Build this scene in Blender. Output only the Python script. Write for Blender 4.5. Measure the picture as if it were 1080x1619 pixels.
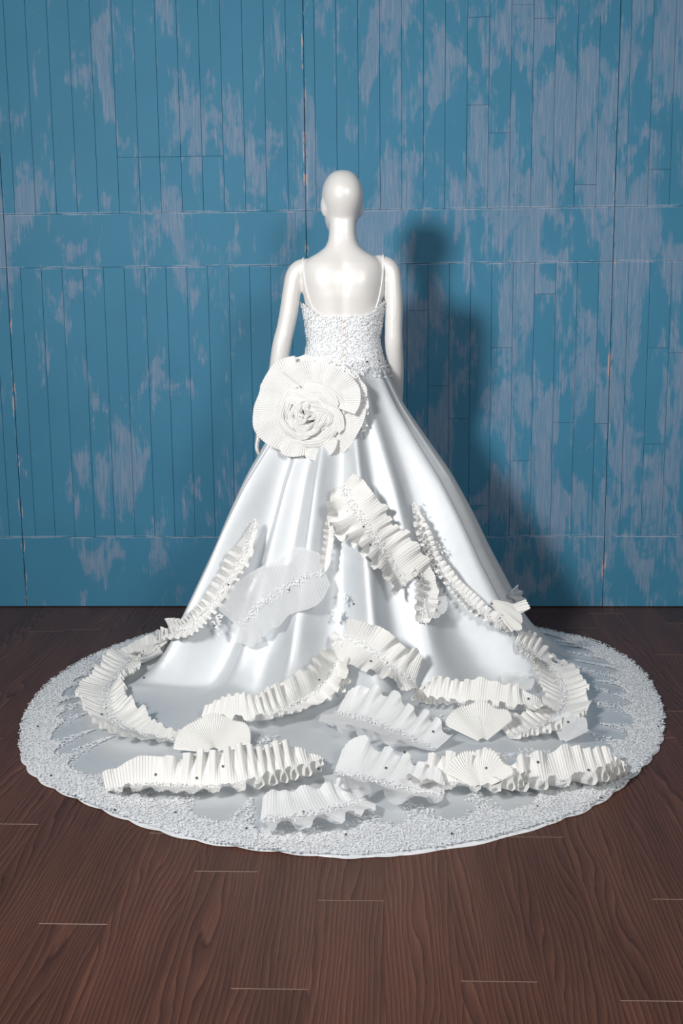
import bpy, bmesh, math, random
import numpy as np
from mathutils import Vector, Matrix, noise as mnoise
from mathutils.bvhtree import BVHTree

scene = bpy.context.scene
for o in list(bpy.data.objects): bpy.data.objects.remove(o)
C = scene.collection
rng = random.Random(7); nrg = np.random.default_rng(11)
PI = math.pi

# ------------------------------------------------------------------ camera
FPX, CAMZ = 1773.0, 1.26
def unit(v): return v / np.linalg.norm(v)
Dn = unit(np.array([100, 10274.5, FPX])); Fw = unit(np.array([67, -307.5, FPX]))
Fw = unit(Fw - Dn * Fw.dot(Dn)); Up = -Dn; Xr = np.cross(Fw, Up)
MW = np.array([Xr, Fw, Up])              # lens frame (right, down, forward) -> world
cam_d = bpy.data.cameras.new('camera'); cam = bpy.data.objects.new('camera', cam_d); C.objects.link(cam)
cam_d.sensor_fit = 'VERTICAL'; cam_d.sensor_height = 36.0; cam_d.lens = 36.0 * FPX / 1619.0
cam_d.clip_start = 0.05
m = Matrix.Identity(4)
for i in range(3):
    m[i][0] = MW[i][0]; m[i][1] = -MW[i][1]; m[i][2] = -MW[i][2]
m[2][3] = CAMZ
cam.matrix_world = m
scene.camera = cam
CAM = Vector((0, 0, CAMZ))
def ray(px, py):
    return Vector(MW @ np.array([(px - 540) / FPX, (py - 809.5) / FPX, 1.0])).normalized()
def on_floor(px, py, z=0.0):
    r = ray(px, py); return CAM + r * ((z - CAMZ) / r.z)
def on_depth(px, py, Y):
    r = ray(px, py); return CAM + r * (Y / r.y)

# ------------------------------------------------------------------ light
w = bpy.data.worlds.new('studio'); scene.world = w; w.use_nodes = True
w.node_tree.nodes['Background'].inputs[0].default_value = (0.80, 0.90, 1.0, 1)
w.node_tree.nodes['Background'].inputs[1].default_value = 0.09
def softbox(name, loc, target, size, energy, col=(1, 1, 1), spread=180):
    l = bpy.data.lights.new(name, 'AREA'); l.shape = 'RECTANGLE'; l.size = size[0]; l.size_y = size[1]
    l.energy = energy; l.color = col; l.spread = math.radians(spread)
    o = bpy.data.objects.new(name, l); C.objects.link(o); o.location = loc
    o.rotation_euler = (Vector(target) - Vector(loc)).to_track_quat('-Z', 'Y').to_euler()
softbox('key_softbox', (-1.95, 0.25, 2.42), (0.75, 4.7, 1.15), (0.5, 0.6), 66, (1, 0.985, 0.96), 115)
softbox('fill_softbox', (1.35, 0.0, 2.35), (-0.1, 4.4, 1.2), (0.6, 0.7), 36, (1, 0.985, 0.96), 160)
vs = scene.view_settings
vs.view_transform = 'Standard'; vs.look = 'None'; vs.gamma = 1; vs.use_curve_mapping = False; vs.exposure = 0.08

# ------------------------------------------------------------------ helpers
def mesh_obj(name, verts, faces, mat=None, parent=None, smooth=True, data=None):
    if data is None:
        data = bpy.data.meshes.new(name)
        data.from_pydata([tuple(v) for v in verts], [], [tuple(f) for f in faces])
        if smooth: data.polygons.foreach_set('use_smooth', [True] * len(data.polygons))
        data.update()
        if mat: data.materials.append(mat)
    o = bpy.data.objects.new(name, data); C.objects.link(o)
    if parent: o.parent = parent
    return o
def tag(o, label=None, cat=None, group=None, kind=None):
    for k, v in (('label', label), ('category', cat), ('group', group), ('kind', kind)):
        if v: o[k] = v
    return o
def grid_faces(nu, nv, closed_u=False):
    f = []
    for i in range(nu if closed_u else nu - 1):
        a = i * nv; b = ((i + 1) % nu) * nv
        for j in range(nv - 1): f.append((a + j, b + j, b + j + 1, a + j + 1))
    return f
def sm(a, b, x):
    t = np.clip((np.asarray(x, float) - a) / (b - a), 0, 1); return t * t * (3 - 2 * t)

class NT:
    def __init__(s, name):
        s.mat = bpy.data.materials.new(name); s.mat.use_nodes = True; s.t = s.mat.node_tree
        s.n = s.t.nodes; s.b = s.n['Principled BSDF']
    def new(s, kind, **kw):
        x = s.n.new(kind)
        for k, v in kw.items():
            if k.startswith('i_'):
                x.inputs[int(k[2:])].default_value = v
            else: setattr(x, k, v)
        return x
    def link(s, a, b): s.t.links.new(a, b)
    def math(s, op, a, b=None, clamp=False):
        x = s.new('ShaderNodeMath', operation=op); x.use_clamp = clamp
        for i, q in enumerate((a, b)):
            if q is None: continue
            if isinstance(q, (int, float)): x.inputs[i].default_value = q
            else: s.link(q, x.inputs[i])
        return x.outputs[0]
    def noise(s, vec, scale, detail=3, rough=0.5, dist=0.0):
        x = s.new('ShaderNodeTexNoise'); x.inputs['Scale'].default_value = scale
        x.inputs['Detail'].default_value = detail; x.inputs['Roughness'].default_value = rough
        x.inputs['Distortion'].default_value = dist; s.link(vec, x.inputs['Vector']); return x.outputs[0]
    def mapping(s, vec, scale, loc=(0, 0, 0)):
        x = s.new('ShaderNodeMapping'); x.inputs['Scale'].default_value = scale; x.inputs['Location'].default_value = loc
        s.link(vec, x.inputs['Vector']); return x.outputs[0]
    def ramp(s, fac, stops):
        x = s.new('ShaderNodeValToRGB'); e = x.color_ramp.elements
        while len(e) < len(stops): e.new(0.5)
        for q, (p, c) in zip(e, stops): q.position = p; q.color = (*c, 1)
        s.link(fac, x.inputs[0]); return x.outputs[0]
    def mix(s, fac, a, b, mode='MIX'):
        x = s.new('ShaderNodeMix', data_type='RGBA', blend_type=mode)
        for i, q in ((0, fac), (6, a), (7, b)):
            if isinstance(q, (int, float)): x.inputs[i].default_value = q
            elif isinstance(q, tuple): x.inputs[i].default_value = (*q, 1)
            else: s.link(q, x.inputs[i])
        return x.outputs[2]
    def bump(s, h, strength, dist):
        x = s.new('ShaderNodeBump'); x.inputs['Strength'].default_value = strength; x.inputs['Distance'].default_value = dist
        s.link(h, x.inputs['Height']); s.link(x.outputs[0], s.b.inputs['Normal'])
    def set(s, **kw):
        for k, v in kw.items(): s.b.inputs[k.replace('_', ' ')].default_value = v
        return s

def plain(name, col, rough=0.5, **kw):
    t = NT(name); t.set(Base_Color=(*col, 1), Roughness=rough, **kw)
    g = t.new('ShaderNodeNewGeometry')
    nz = t.noise(g.outputs['Position'], 60, 2)
    t.link(t.mix(nz, tuple(c * 0.97 for c in col), tuple(min(1, c * 1.02) for c in col)), t.b.inputs['Base Color'])
    return t.mat

# painted boards
def paint_material():
    t = NT('worn_blue_paint'); g = t.new('ShaderNodeNewGeometry'); oi = t.new('ShaderNodeObjectInfo')
    pos = g.outputs['Position']
    sx = t.new('ShaderNodeSeparateXYZ'); t.link(pos, sx.inputs[0])
    off = t.new('ShaderNodeCombineXYZ'); t.link(t.math('MULTIPLY', oi.outputs['Random'], 0.16), off.inputs[2])
    add = t.new('ShaderNodeVectorMath', operation='ADD'); t.link(pos, add.inputs[0]); t.link(off.outputs[0], add.inputs[1])
    p2 = add.outputs[0]
    big = t.noise(t.mapping(p2, (6.5, 1, 2.6)), 1.0, 4, 0.6, 0.5)
    stroke = t.noise(t.mapping(p2, (95, 1, 5)), 1.0, 3, 0.6)
    mid = t.noise(t.mapping(p2, (17, 1, 6.0)), 1.0, 4, 0.65, 0.5)
    side = t.new('ShaderNodeMapRange'); side.inputs[1].default_value = -0.5; side.inputs[2].default_value = 0.6
    side.inputs[3].default_value = -0.025; side.inputs[4].default_value = 0.026; t.link(sx.outputs[0], side.inputs[0])
    low = t.new('ShaderNodeMapRange'); low.inputs[1].default_value = 0.25; low.inputs[2].default_value = 0.55
    low.inputs[3].default_value = -0.025; low.inputs[4].default_value = 0.0; t.link(sx.outputs[2], low.inputs[0])
    s = t.math('ADD', t.math('MULTIPLY', big, 0.66), t.math('MULTIPLY', mid, 0.21))
    s = t.math('ADD', s, t.math('MULTIPLY', stroke, 0.13))
    s = t.math('ADD', s, t.math('ADD', side.outputs[0], low.outputs[0]))
    patch = t.new('ShaderNodeMapRange', interpolation_type='SMOOTHSTEP'); patch.inputs[1].default_value = 0.488; patch.inputs[2].default_value = 0.556
    t.link(s, patch.inputs[0])
    # thin scraped streaks
    scr = t.noise(t.mapping(p2, (210, 1, 9)), 1.0, 2, 0.7)
    scm = t.new('ShaderNodeMapRange', interpolation_type='SMOOTHSTEP'); scm.inputs[1].default_value = 0.42; scm.inputs[2].default_value = 0.66
    t.link(scr, scm.inputs[0])
    amt = t.math('MULTIPLY', patch.outputs[0], t.math('ADD', 0.46, t.math('MULTIPLY', scm.outputs[0], 0.48)), True)
    blue = t.mix(t.noise(t.mapping(p2, (3, 1, 3)), 1.0, 3), (0.040, 0.188, 0.310), (0.058, 0.242, 0.390))
    lil = t.mix(stroke, (0.165, 0.240, 0.360), (0.275, 0.340, 0.455))
    col = t.mix(amt, blue, lil)
    # bare pinkish edge wear along the panel seams
    wear = None
    for x0 in (-1.603, -0.324, 0.955):
        d = t.math('ABSOLUTE', t.math('SUBTRACT', sx.outputs[0], x0))
        wv = t.math('LESS_THAN', d, 0.009)
        wear = wv if wear is None else t.math('MAXIMUM', wear, wv)
    wn = t.math('GREATER_THAN', t.noise(t.mapping(pos, (60, 1, 7)), 1.0, 3, 0.7), 0.60)
    col = t.mix(t.math('MULTIPLY', wear, wn), col, (0.44, 0.36, 0.38))
    rl = None                                            # paint rubbed pale along the rail edges
    for z0 in (1.705, 1.484, 0.319):
        lv = t.math('LESS_THAN', t.math('ABSOLUTE', t.math('SUBTRACT', sx.outputs[2], z0)), 0.0055)
        rl = lv if rl is None else t.math('MAXIMUM', rl, lv)
    rn = t.math('GREATER_THAN', t.noise(t.mapping(pos, (9, 1, 160)), 1.0, 3, 0.7), 0.50)
    col = t.mix(t.math('MULTIPLY', t.math('MULTIPLY', rl, rn), 0.5), col, (0.40, 0.46, 0.57))
    t.link(col, t.b.inputs['Base Color'])
    t.set(Roughness=0.6, Specular_IOR_Level=0.25)
    t.bump(t.math('ADD', stroke, t.math('MULTIPLY', amt, 0.8)), 0.25, 0.002)
    return t.mat
def wood_material(name, dark):
    t = NT(name); oi = t.new('ShaderNodeObjectInfo'); g = t.new('ShaderNodeNewGeometry')
    off = t.new('ShaderNodeCombineXYZ'); t.link(t.math('MULTIPLY', oi.outputs['Random'], 37.0), off.inputs[0])
    t.link(t.math('MULTIPLY', oi.outputs['Random'], 61.0), off.inputs[1])
    add = t.new('ShaderNodeVectorMath', operation='ADD'); t.link(g.outputs['Position'], add.inputs[0]); t.link(off.outputs[0], add.inputs[1])
    p = add.outputs[0]
    warp = t.noise(t.mapping(p, (6.0, 0.75, 1)), 1.0, 2, 0.45, 0.2)
    sx = t.new('ShaderNodeSeparateXYZ'); t.link(p, sx.inputs[0])
    ph = t.math('ADD', t.math('MULTIPLY', sx.outputs[0], 78.0), t.math('MULTIPLY', warp, 15.0))
    wob = t.noise(t.mapping(p, (22, 3.5, 1)), 1.0, 3, 0.55)
    ph = t.math('ADD', ph, t.math('MULTIPLY', wob, 1.3))
    rings = t.math('FRACT', ph)
    fib = t.noise(t.mapping(p, (330, 6, 1)), 1.0, 3, 0.65)
    tone = t.noise(t.mapping(p, (9, 0.9, 1)), 1.0, 3, 0.5)
    c1 = t.ramp(rings, [(0.0, (0.064, 0.025, 0.017)), (0.14, (0.098, 0.040, 0.027)), (0.55, (0.120, 0.050, 0.033)), (0.90, (0.152, 0.066, 0.043)), (1.0, (0.066, 0.026, 0.018))])
    c2 = t.ramp(fib, [(0.30, (0.72, 0.70, 0.69)), (0.70, (1.18, 1.17, 1.16))])
    c3 = t.ramp(tone, [(0.32, (0.72, 0.70, 0.69)), (0.72, (1.15, 1.15, 1.14))])
    col = t.mix(1.0, t.mix(1.0, c1, c2, 'MULTIPLY'), c3, 'MULTIPLY')
    var = t.math('ADD', 0.95, t.math('MULTIPLY', oi.outputs['Random'], 0.1))
    hsv = t.new('ShaderNodeHueSaturation'); t.link(col, hsv.inputs['Color']); t.link(var, hsv.inputs['Value'])
    t.link(hsv.outputs[0], t.b.inputs['Base Color']); t.set(Roughness=0.42, Specular_IOR_Level=0.28)
    t.bump(fib, 0.12, 0.001)
    return t.mat

def cloth(name, col, rough, metallic=0.0, sheen=0.0, bump=None, transl=0.0, alpha=1.0, spec=0.5):
    t = NT(name); t.set(Base_Color=(*col, 1), Roughness=rough, Metallic=metallic, Specular_IOR_Level=spec)
    t.b.inputs['Sheen Weight'].default_value = sheen
    g = t.new('ShaderNodeNewGeometry')
    if bump:
        sc, st, di = bump
        t.bump(t.noise(g.outputs['Position'], sc, 3, 0.6), st, di)
    nz = t.noise(g.outputs['Position'], 25, 2)
    cc = t.mix(nz, tuple(c * 0.96 for c in col), tuple(min(1, c * 1.03) for c in col)); t.link(cc, t.b.inputs['Base Color'])
    out = t.n['Material Output']; sh = t.b.outputs[0]
    if transl:
        tr = t.new('ShaderNodeBsdfTranslucent'); t.link(cc, tr.inputs[0])
        mx = t.new('ShaderNodeMixShader'); mx.inputs[0].default_value = transl; t.link(sh, mx.inputs[1]); t.link(tr.outputs[0], mx.inputs[2]); sh = mx.outputs[0]
    if alpha < 1:
        tp = t.new('ShaderNodeBsdfTransparent'); mx = t.new('ShaderNodeMixShader'); mx.inputs[0].default_value = alpha
        t.link(tp.outputs[0], mx.inputs[1]); t.link(sh, mx.inputs[2]); sh = mx.outputs[0]
    t.link(sh, out.inputs[0]); return t.mat

M = {}
M['paint'] = paint_material()
M['wood'] = wood_material('walnut_laminate', False)
M['wood_edge'] = plain('worn_plank_edge', (0.20, 0.12, 0.09), 0.5)
M['blue_gap'] = plain('paint_in_gap', (0.020, 0.060, 0.090), 0.8)
M['dark'] = plain('dark_gap', (0.018, 0.018, 0.022), 0.8)
M['satin'] = cloth('white_satin', (0.70, 0.73, 0.76), 0.52, metallic=0.38, sheen=0.1, bump=(9, 0.06, 0.02), spec=0.4)
M['ruffle'] = cloth('ivory_pleated_silk', (0.915, 0.905, 0.88), 0.55, sheen=0.2, transl=0.15)
M['organza'] = cloth('sheer_organza', (0.92, 0.93, 0.94), 0.5, sheen=0.3, transl=0.3, alpha=0.72)
M['organza_full'] = cloth('gathered_organza', (0.93, 0.935, 0.94), 0.5, sheen=0.3, transl=0.15, alpha=0.88)
M['rose'] = cloth('rosette_chiffon', (0.905, 0.90, 0.885), 0.55, sheen=0.2, transl=0.15, alpha=0.95)
M['lace'] = cloth('white_lace', (0.93, 0.945, 0.965), 0.6, sheen=0.15, bump=(420, 0.35, 0.002), transl=0.1)
M['net'] = cloth('lace_net', (0.88, 0.90, 0.93), 0.65, bump=(520, 0.5, 0.002), alpha=0.85)
M['gem'] = plain('rhinestone', (0.30, 0.31, 0.34), 0.08, Metallic=0.85)
M['cord'] = plain('satin_cord', (0.80, 0.74, 0.70), 0.45)
def pearl():
    t = NT('pearl_lacquer'); t.set(Base_Color=(0.83, 0.81, 0.79, 1), Roughness=0.40, Metallic=0.12, Specular_IOR_Level=0.45)
    t.b.inputs['Coat Weight'].default_value = 0.22; t.b.inputs['Coat Roughness'].default_value = 0.26
    lw = t.new('ShaderNodeNewGeometry'); nz = t.noise(lw.outputs['Position'], 8, 2)
    t.link(t.mix(nz, (0.785, 0.765, 0.745), (0.81, 0.795, 0.78)), t.b.inputs['Base Color']); return t.mat
M['pearl'] = pearl()

# ------------------------------------------------------------------ floor
WALL_Y = 4.819
def box_mesh(name, x0, x1, y0, y1, z0, z1, mats, bev=0.0, edge_slot=False):
    bm = bmesh.new(); bmesh.ops.create_cube(bm, size=1)
    for v in bm.verts:
        v.co = Vector((x0 + (v.co.x + .5) * (x1 - x0), y0 + (v.co.y + .5) * (y1 - y0), z0 + (v.co.z + .5) * (z1 - z0)))
    if bev: bmesh.ops.bevel(bm, geom=[e for e in bm.edges if not edge_slot or abs(e.verts[0].co.x - e.verts[1].co.x) > 1e-6], offset=bev, segments=1, affect='EDGES', profile=0.5)
    me = bpy.data.meshes.new(name)
    for q in mats: me.materials.append(q)
    if edge_slot:
        bm.normal_update()
        for f in bm.faces:
            n = f.normal
            if n.z > 0.3 and abs(n.y) > 0.3 and abs(n.x) < 0.3: f.material_index = 1
    bm.to_mesh(me); bm.free(); return me
me = box_mesh('floor', -3.2, 3.2, -1.2, WALL_Y + 0.25, -0.08, -0.012, [M['dark']])
floor = bpy.data.objects.new('floor', me); C.objects.link(floor)
tag(floor, 'dark reddish walnut laminate floor laid in planks towards the blue wall', 'floor', kind='structure')
PW, PX0, PLEN = 0.1467, -0.003, 1.22
known = {-5: 2.172, -4: 2.60, -3: 2.407, -2: 1.948, -1: 2.281, 0: 2.75, 1: 1.982, 2: 2.595, 3: 1.926, 4: 2.30, -7: 2.644, -6: 1.80}
for c in range(-20, 21):
    x0 = PX0 + c * PW; jy = known.get(c, 1.9 + rng.random() * PLEN)
    y = jy - PLEN * 3
    while y < WALL_Y + 0.01:
        ya, yb = max(y, -1.1), min(y + PLEN, WALL_Y + 0.015)
        if yb - ya > 0.02:
            me = box_mesh('plank', x0 + 0.00012, x0 + PW - 0.00012, ya + 0.0003, yb - 0.0003, -0.012, 0.0, [M['wood'], M['wood_edge']], 0.0011, True)
            o = bpy.data.objects.new('plank', me); C.objects.link(o); o.parent = floor
        y += PLEN

# ------------------------------------------------------------------ back wall: painted board panels
WTOP = 3.05
me = box_mesh('wall_back', -3.3, 3.3, WALL_Y + 0.012, WALL_Y + 0.10, 0.0, WTOP, [M['dark']])
wall = bpy.data.objects.new('wall_back', me); C.objects.link(wall)
tag(wall, 'blue painted plank wall with worn lilac grey patches behind the mannequin', 'wall', kind='structure')
PAN = 1.279; PITCH = 0.0889
cuts = [(757, 27), (856, 29), (825, 7), (753, 166), (789, 210), (923, 292), (1040, 268), (650, 491), (682, 610), (714, 662), (782, 550),
        (852, 465), (811, 729), (878, 668), (942, 670), (1033, 550), (1029, 702), (744, 799)]
cutw = [on_depth(a, b, WALL_Y) for a, b in cuts]
Z1, Z2, Z3 = 0.319, 1.484, 1.705
def board(x0, x1, z0, z1, parent, name='plank'):
    dy = rng.uniform(-0.0006, 0.0006)
    me = box_mesh(name, x0 + 0.0005, x1 - 0.0005, WALL_Y + dy, WALL_Y + 0.014, z0 + 0.0003, z1 - 0.0003, [M['paint']], 0.0010)
    o = bpy.data.objects.new(name, me); C.objects.link(o); o.parent = parent
for k in range(-1, 4):
    xa = -1.603 + (k - 0) * PAN - 0.0; xb = xa + PAN
    if xa > 3.2: continue
    xa2, xb2 = max(xa, -3.2) + 0.0008, min(xb, 3.2) - 0.0008
    frame = mesh_obj('panel', [], [], parent=wall)
    frame.data = box_mesh('panel', xa2, xb2, WALL_Y + 0.0075, WALL_Y + 0.013, 0.005, WTOP - 0.005, [M['blue_gap']])
    board(xa2, xb2, 0.004, Z1, frame, 'rail'); board(xa2, xb2, Z2, Z3, frame, 'rail')
    for z0, z1, first in ((Z1, Z2, 0.059 if k == 0 else 0.066), (Z3, WTOP, 0.050 if k == 0 else 0.044)):
        x = xa2; nx = xa + first
        while x < xb2 - 0.01:
            nx2 = min(nx, xb2)
            if xb2 - nx2 < 0.03: nx2 = xb2
            cs = sorted(c.z for c in cutw if x < c.x < nx2 and z0 + .05 < c.z < z1 - .05)
            if k == 2 and not cs and rng.random() < 0.6: cs = [rng.uniform(z0 + .15, z1 - .2)]
            if k == 0 and z0 > 1.6 and -1.13 < (x + nx2) / 2 < -0.67: cs = [1.93]
            zs = [z0] + cs + [z1]
            for a, b in zip(zs, zs[1:]): board(x, nx2, a, b, frame)
            x = nx2; nx += PITCH

# ------------------------------------------------------------------ mannequin
AX, AY = -0.146, 4.10
man = bpy.data.objects.new('mannequin', None); C.objects.link(man); man.location = (AX, AY, 0)
tag(man, 'glossy pearl white bald mannequin seen from behind, wearing the gown', 'mannequin')
TZ = np.array([.70, .80, .90, 1.00, 1.08, 1.178, 1.25, 1.335, 1.39, 1.43, 1.455, 1.475, 1.492, 1.510, 1.53, 1.56, 1.62])
TA = np.array([.150, .168, .176, .160, .138, .117, .127, .142, .150, .150, .142, .120, .088, .064, .053, .0485, .049])
TB = np.array([.100, .115, .122, .110, .098, .086, .093, .102, .098, .088, .079, .069, .061, .056, .053, .052, .053])
TC = np.array([.0, .0, -.005, -.005, .0, .006, .010, .010, .006, .002, .000, .000, .000, .001, .004, .008, .014])
def torso_pt(th, z, off=0.0):
    """th 0 = towards the camera (-y), + to the right"""
    z = np.asarray(z, float); a = np.interp(z, TZ, TA) + off; b = np.interp(z, TZ, TB) + off; c = np.interp(z, TZ, TC)
    s, k = np.sin(th), np.cos(th); e = 0.82
    x = a * np.sign(s) * np.abs(s) ** e; y = -b * np.sign(k) * np.abs(k) ** e + c
    groove = 0.005 * np.exp(-(x / 0.018) ** 2) * sm(1.12, 1.25, z) * (1 - sm(1.45, 1.5, z)) * (k > 0)
    blade = .0065 * np.exp(-((np.abs(x) - .078) / .042) ** 2 - ((z - 1.395) / .055) ** 2) * (k > 0)
    return x, y + groove - blade, z
bm = bmesh.new()
def add_grid(rings):
    """closed rings -> capped tube in bm"""
    vr = [[bm.verts.new(tuple(p)) for p in r] for r in rings]
    n = len(vr[0])
    for a, b in zip(vr, vr[1:]):
        for i in range(n): bm.faces.new((a[i], a[(i + 1) % n], b[(i + 1) % n], b[i]))
    bm.faces.new(vr[0][::-1]); bm.faces.new(vr[-1])
def tube_rings(pts, radii, ref=(1, 0, 0), n=20):
    P = [Vector(p) for p in pts]; out = []
    for i, p in enumerate(P):
        t = (P[min(i + 1, len(P) - 1)] - P[max(i - 1, 0)]).normalized()
        u = (Vector(ref) - t * t.dot(Vector(ref))).normalized(); v = t.cross(u)
        r = radii[i]; ra, rb = (r if isinstance(r, tuple) else (r, r))
        out.append([p + u * (ra * math.cos(2 * PI * k / n)) + v * (rb * math.sin(2 * PI * k / n)) for k in range(n)])
    return out
def spline(pts, n):
    """Catmull-Rom through tuples"""
    P = np.array(pts, float); P = np.vstack([2 * P[0] - P[1], P, 2 * P[-1] - P[-2]]); out = []
    for q in np.linspace(0, len(P) - 3 - 1e-6, n):
        i = int(q); t = q - i; a, b, c, d = P[i:i + 4]
        out.append(0.5 * (2 * b + (c - a) * t + (2 * a - 5 * b + 4 * c - d) * t * t + (3 * b - a - 3 * c + d) * t ** 3))
    return np.array(out)
def smooth_tube(ctrl, ref=(1, 0, 0), n=28, seg=20):
    s = spline(ctrl, n); add_grid(tube_rings([q[:3] for q in s], [(max(q[3], .002), max(q[4], .002)) for q in s], ref, seg))
def blob(c, r, rot=0.0):
    d = bmesh.ops.create_icosphere(bm, subdivisions=3, radius=1.0)
    R = Matrix.Rotation(rot, 3, 'Z')
    for v in d['verts']: v.co = R @ Vector((v.co.x * r[0], v.co.y * r[1], v.co.z * r[2])) + Vector(c)
# torso with neck
ths = np.linspace(0, 2 * PI, 48, endpoint=False)
add_grid([[p for p in zip(*torso_pt(ths, np.full(48, z)))] for z in np.interp(np.linspace(0, 1, 60), np.linspace(0, 1, len(TZ)), TZ)])
# head, turned a little to its left
HZ = [(1.777, .012, .014, .014), (1.773, .028, .034, .034), (1.763, .044, .056, .054), (1.745, .058, .076, .074), (1.722, .068, .090, .088), (1.698, .0725, .096, .094),
      (1.672, .0715, .093, .095), (1.652, .068, .084, .096), (1.635, .064, .073, .097), (1.615, .060, .058, .097), (1.595, .055, .045, .096), (1.577, .047, .030, .093),
      (1.563, .036, .012, .088), (1.555, .020, -.010, .078)]
hs = spline(HZ, 40); rings = []
Rh = Matrix.Rotation(math.radians(13), 3, 'Z')
for z, wv, yb, yf in hs:
    ring = []
    for k in range(40):
        a = 2 * PI * k / 40; cx, cy = math.cos(a), math.sin(a)
        yc = (yf - yb) / 2; hy = (yf + yb) / 2
        q = Rh @ Vector((wv * math.copysign(abs(cx) ** .92, cx), yc + hy * math.copysign(abs(cy) ** .92, cy), 0)); ring.append(Vector((q.x, q.y + 0.014, z)))
    rings.append(ring)
add_grid(rings[::-1])
def head_blob(c, r, rot=0.0):
    q = Rh @ Vector((c[0], c[1], 0)); blob((q.x, q.y + 0.014, c[2]), r, rot + math.radians(13))
for s in (-1, 1):
    head_blob((s * 0.0705, -0.004, 1.655), (0.0075, 0.019, 0.031), -s * 0.25)         # ears
    head_blob((s * 0.067, 0.004, 1.628), (0.006, 0.010, 0.012))
    head_blob((s * 0.033, 0.083, 1.668), (0.014, 0.010, 0.007))                        # eyelids
    head_blob((s * 0.034, 0.087, 1.688), (0.020, 0.007, 0.005))                        # brows
head_blob((0, 0.100, 1.645), (0.0075, 0.014, 0.024)); head_blob((0, 0.108, 1.633), (0.012, 0.011, 0.009))   # nose
head_blob((0, 0.096, 1.602), (0.020, 0.007, 0.005)); head_blob((0, 0.095, 1.594), (0.017, 0.007, 0.005))    # lips
# arms (x, y, z, radius x, radius y)
smooth_tube([(-.120, .004, 1.442, .030, .034), (-.150, .003, 1.438, .033, .038), (-.172, .000, 1.414, .034, .040), (-.184, -.003, 1.360, .0335, .040), (-.195, -.006, 1.290, .034, .039),
             (-.208, -.012, 1.228, .033, .036), (-.224, -.016, 1.164, .0345, .036), (-.241, -.010, 1.070, .033, .034), (-.268, .004, .985, .026, .027), (-.291, .016, .930, .020, .024)], (1, 0, 0), 40)
smooth_tube([(.118, .004, 1.450, .030, .034), (.148, .003, 1.447, .032, .038), (.172, .002, 1.424, .034, .040), (.180, .001, 1.360, .0335, .040), (.182, .000, 1.290, .0335, .038),
             (.181, .002, 1.220, .0325, .036), (.182, .010, 1.160, .0330, .036), (.188, .055, 1.070, .0315, .034), (.192, .125, .985, .026, .028), (.195, .175, .930, .020, .025)], (1, 0, 0), 40)
def hand(o, s, fy):
    """palm below wrist o; s = side (-1 left); fy = forward lean; fingers spread along y, thumb towards the front"""
    o = Vector(o)
    def P(x, y, z): return (o.x + s * (x - .14 * z), o.y + y - fy * z, o.z + z)
    smooth_tube([(*P(0, 0, .01), .019, .024), (*P(.003, .002, -.02), .017, .031), (*P(.006, .006, -.055), .015, .039), (*P(.008, .006, -.085), .0125, .039), (*P(.008, .006, -.094), .010, .036)], (1, 0, 0), 16)
    for i, (dy, L) in enumerate(((-.026, .058), (-.009, .074), (.009, .080), (.027, .072))):
        smooth_tube([(*P(.008, dy, -.080), .0095, .0095), (*P(.009, dy * 1.08, -.090 - L * .38), .0088, .0088), (*P(.003 - .002 * i, dy * 1.12, -.088 - L * .72), .0080, .0080), (*P(-.008, dy * 1.12, -.086 - L), .0062, .0062)], (1, 0, 0), 12, 12)
    smooth_tube([(*P(.002, .026, -.022), .012, .012), (*P(-.004, .046, -.048), .0105, .0105), (*P(-.010, .054, -.078), .0092, .0092), (*P(-.014, .054, -.100), .0068, .0068)], (1, 0, 0), 12, 12)
hand((-.297, .020, .912), -1, -0.12); hand((.196, .190, .915), 1, -0.55)
for s in (-1, 1):                                                                        # legs below the skirt
    smooth_tube([(s * .080, 0, .84, .082, .10), (s * .078, .005, .70, .074, .085), (s * .070, .01, .52, .056, .062), (s * .066, 0, .40, .050, .054), (s * .064, -.012, .28, .048, .052), (s * .062, -.01, .12, .032, .034), (s * .062, 0, .05, .034, .042), (s * .062, .05, .022, .036, .075)], (1, 0, 0), 30)
bmesh.ops.recalc_face_normals(bm, faces=bm.faces)
me = bpy.data.meshes.new('body'); bm.to_mesh(me); bm.free()
tmp = bpy.data.objects.new('body_tmp', me); C.objects.link(tmp)
r = tmp.modifiers.new('r', 'REMESH'); r.mode = 'VOXEL'; r.voxel_size = 0.0045; r.use_smooth_shade = True
sd = tmp.modifiers.new('s', 'SMOOTH'); sd.factor = 0.5; sd.iterations = 14
dg = bpy.context.evaluated_depsgraph_get(); me2 = bpy.data.meshes.new_from_object(tmp.evaluated_get(dg)); me2.name = 'body'
bpy.data.objects.remove(tmp)
me2.materials.clear(); me2.materials.append(M['pearl'])
me2.polygons.foreach_set('use_smooth', [True] * len(me2.polygons))
body = bpy.data.objects.new('body', me2); C.objects.link(body); body.parent = man
n = len(me2.vertices); co = np.empty(n * 3); me2.vertices.foreach_get('co', co); co = co.reshape(-1, 3) + np.array([AX, AY, 0])
body_bvh = BVHTree.FromPolygons([tuple(q) for q in co], [tuple(p.vertices) for p in me2.polygons])
# round foot plate
prof = [(0, .012), (.15, .012), (.165, .010), (.17, .004), (.17, 0.0005), (0, 0.0005)]
vv = [(a * math.cos(2 * PI * k / 48), a * math.sin(2 * PI * k / 48) + .02, z) for k in range(48) for a, z in prof]
mesh_obj('base_plate', vv, grid_faces(48, len(prof), True), M['pearl'], man)

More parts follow.
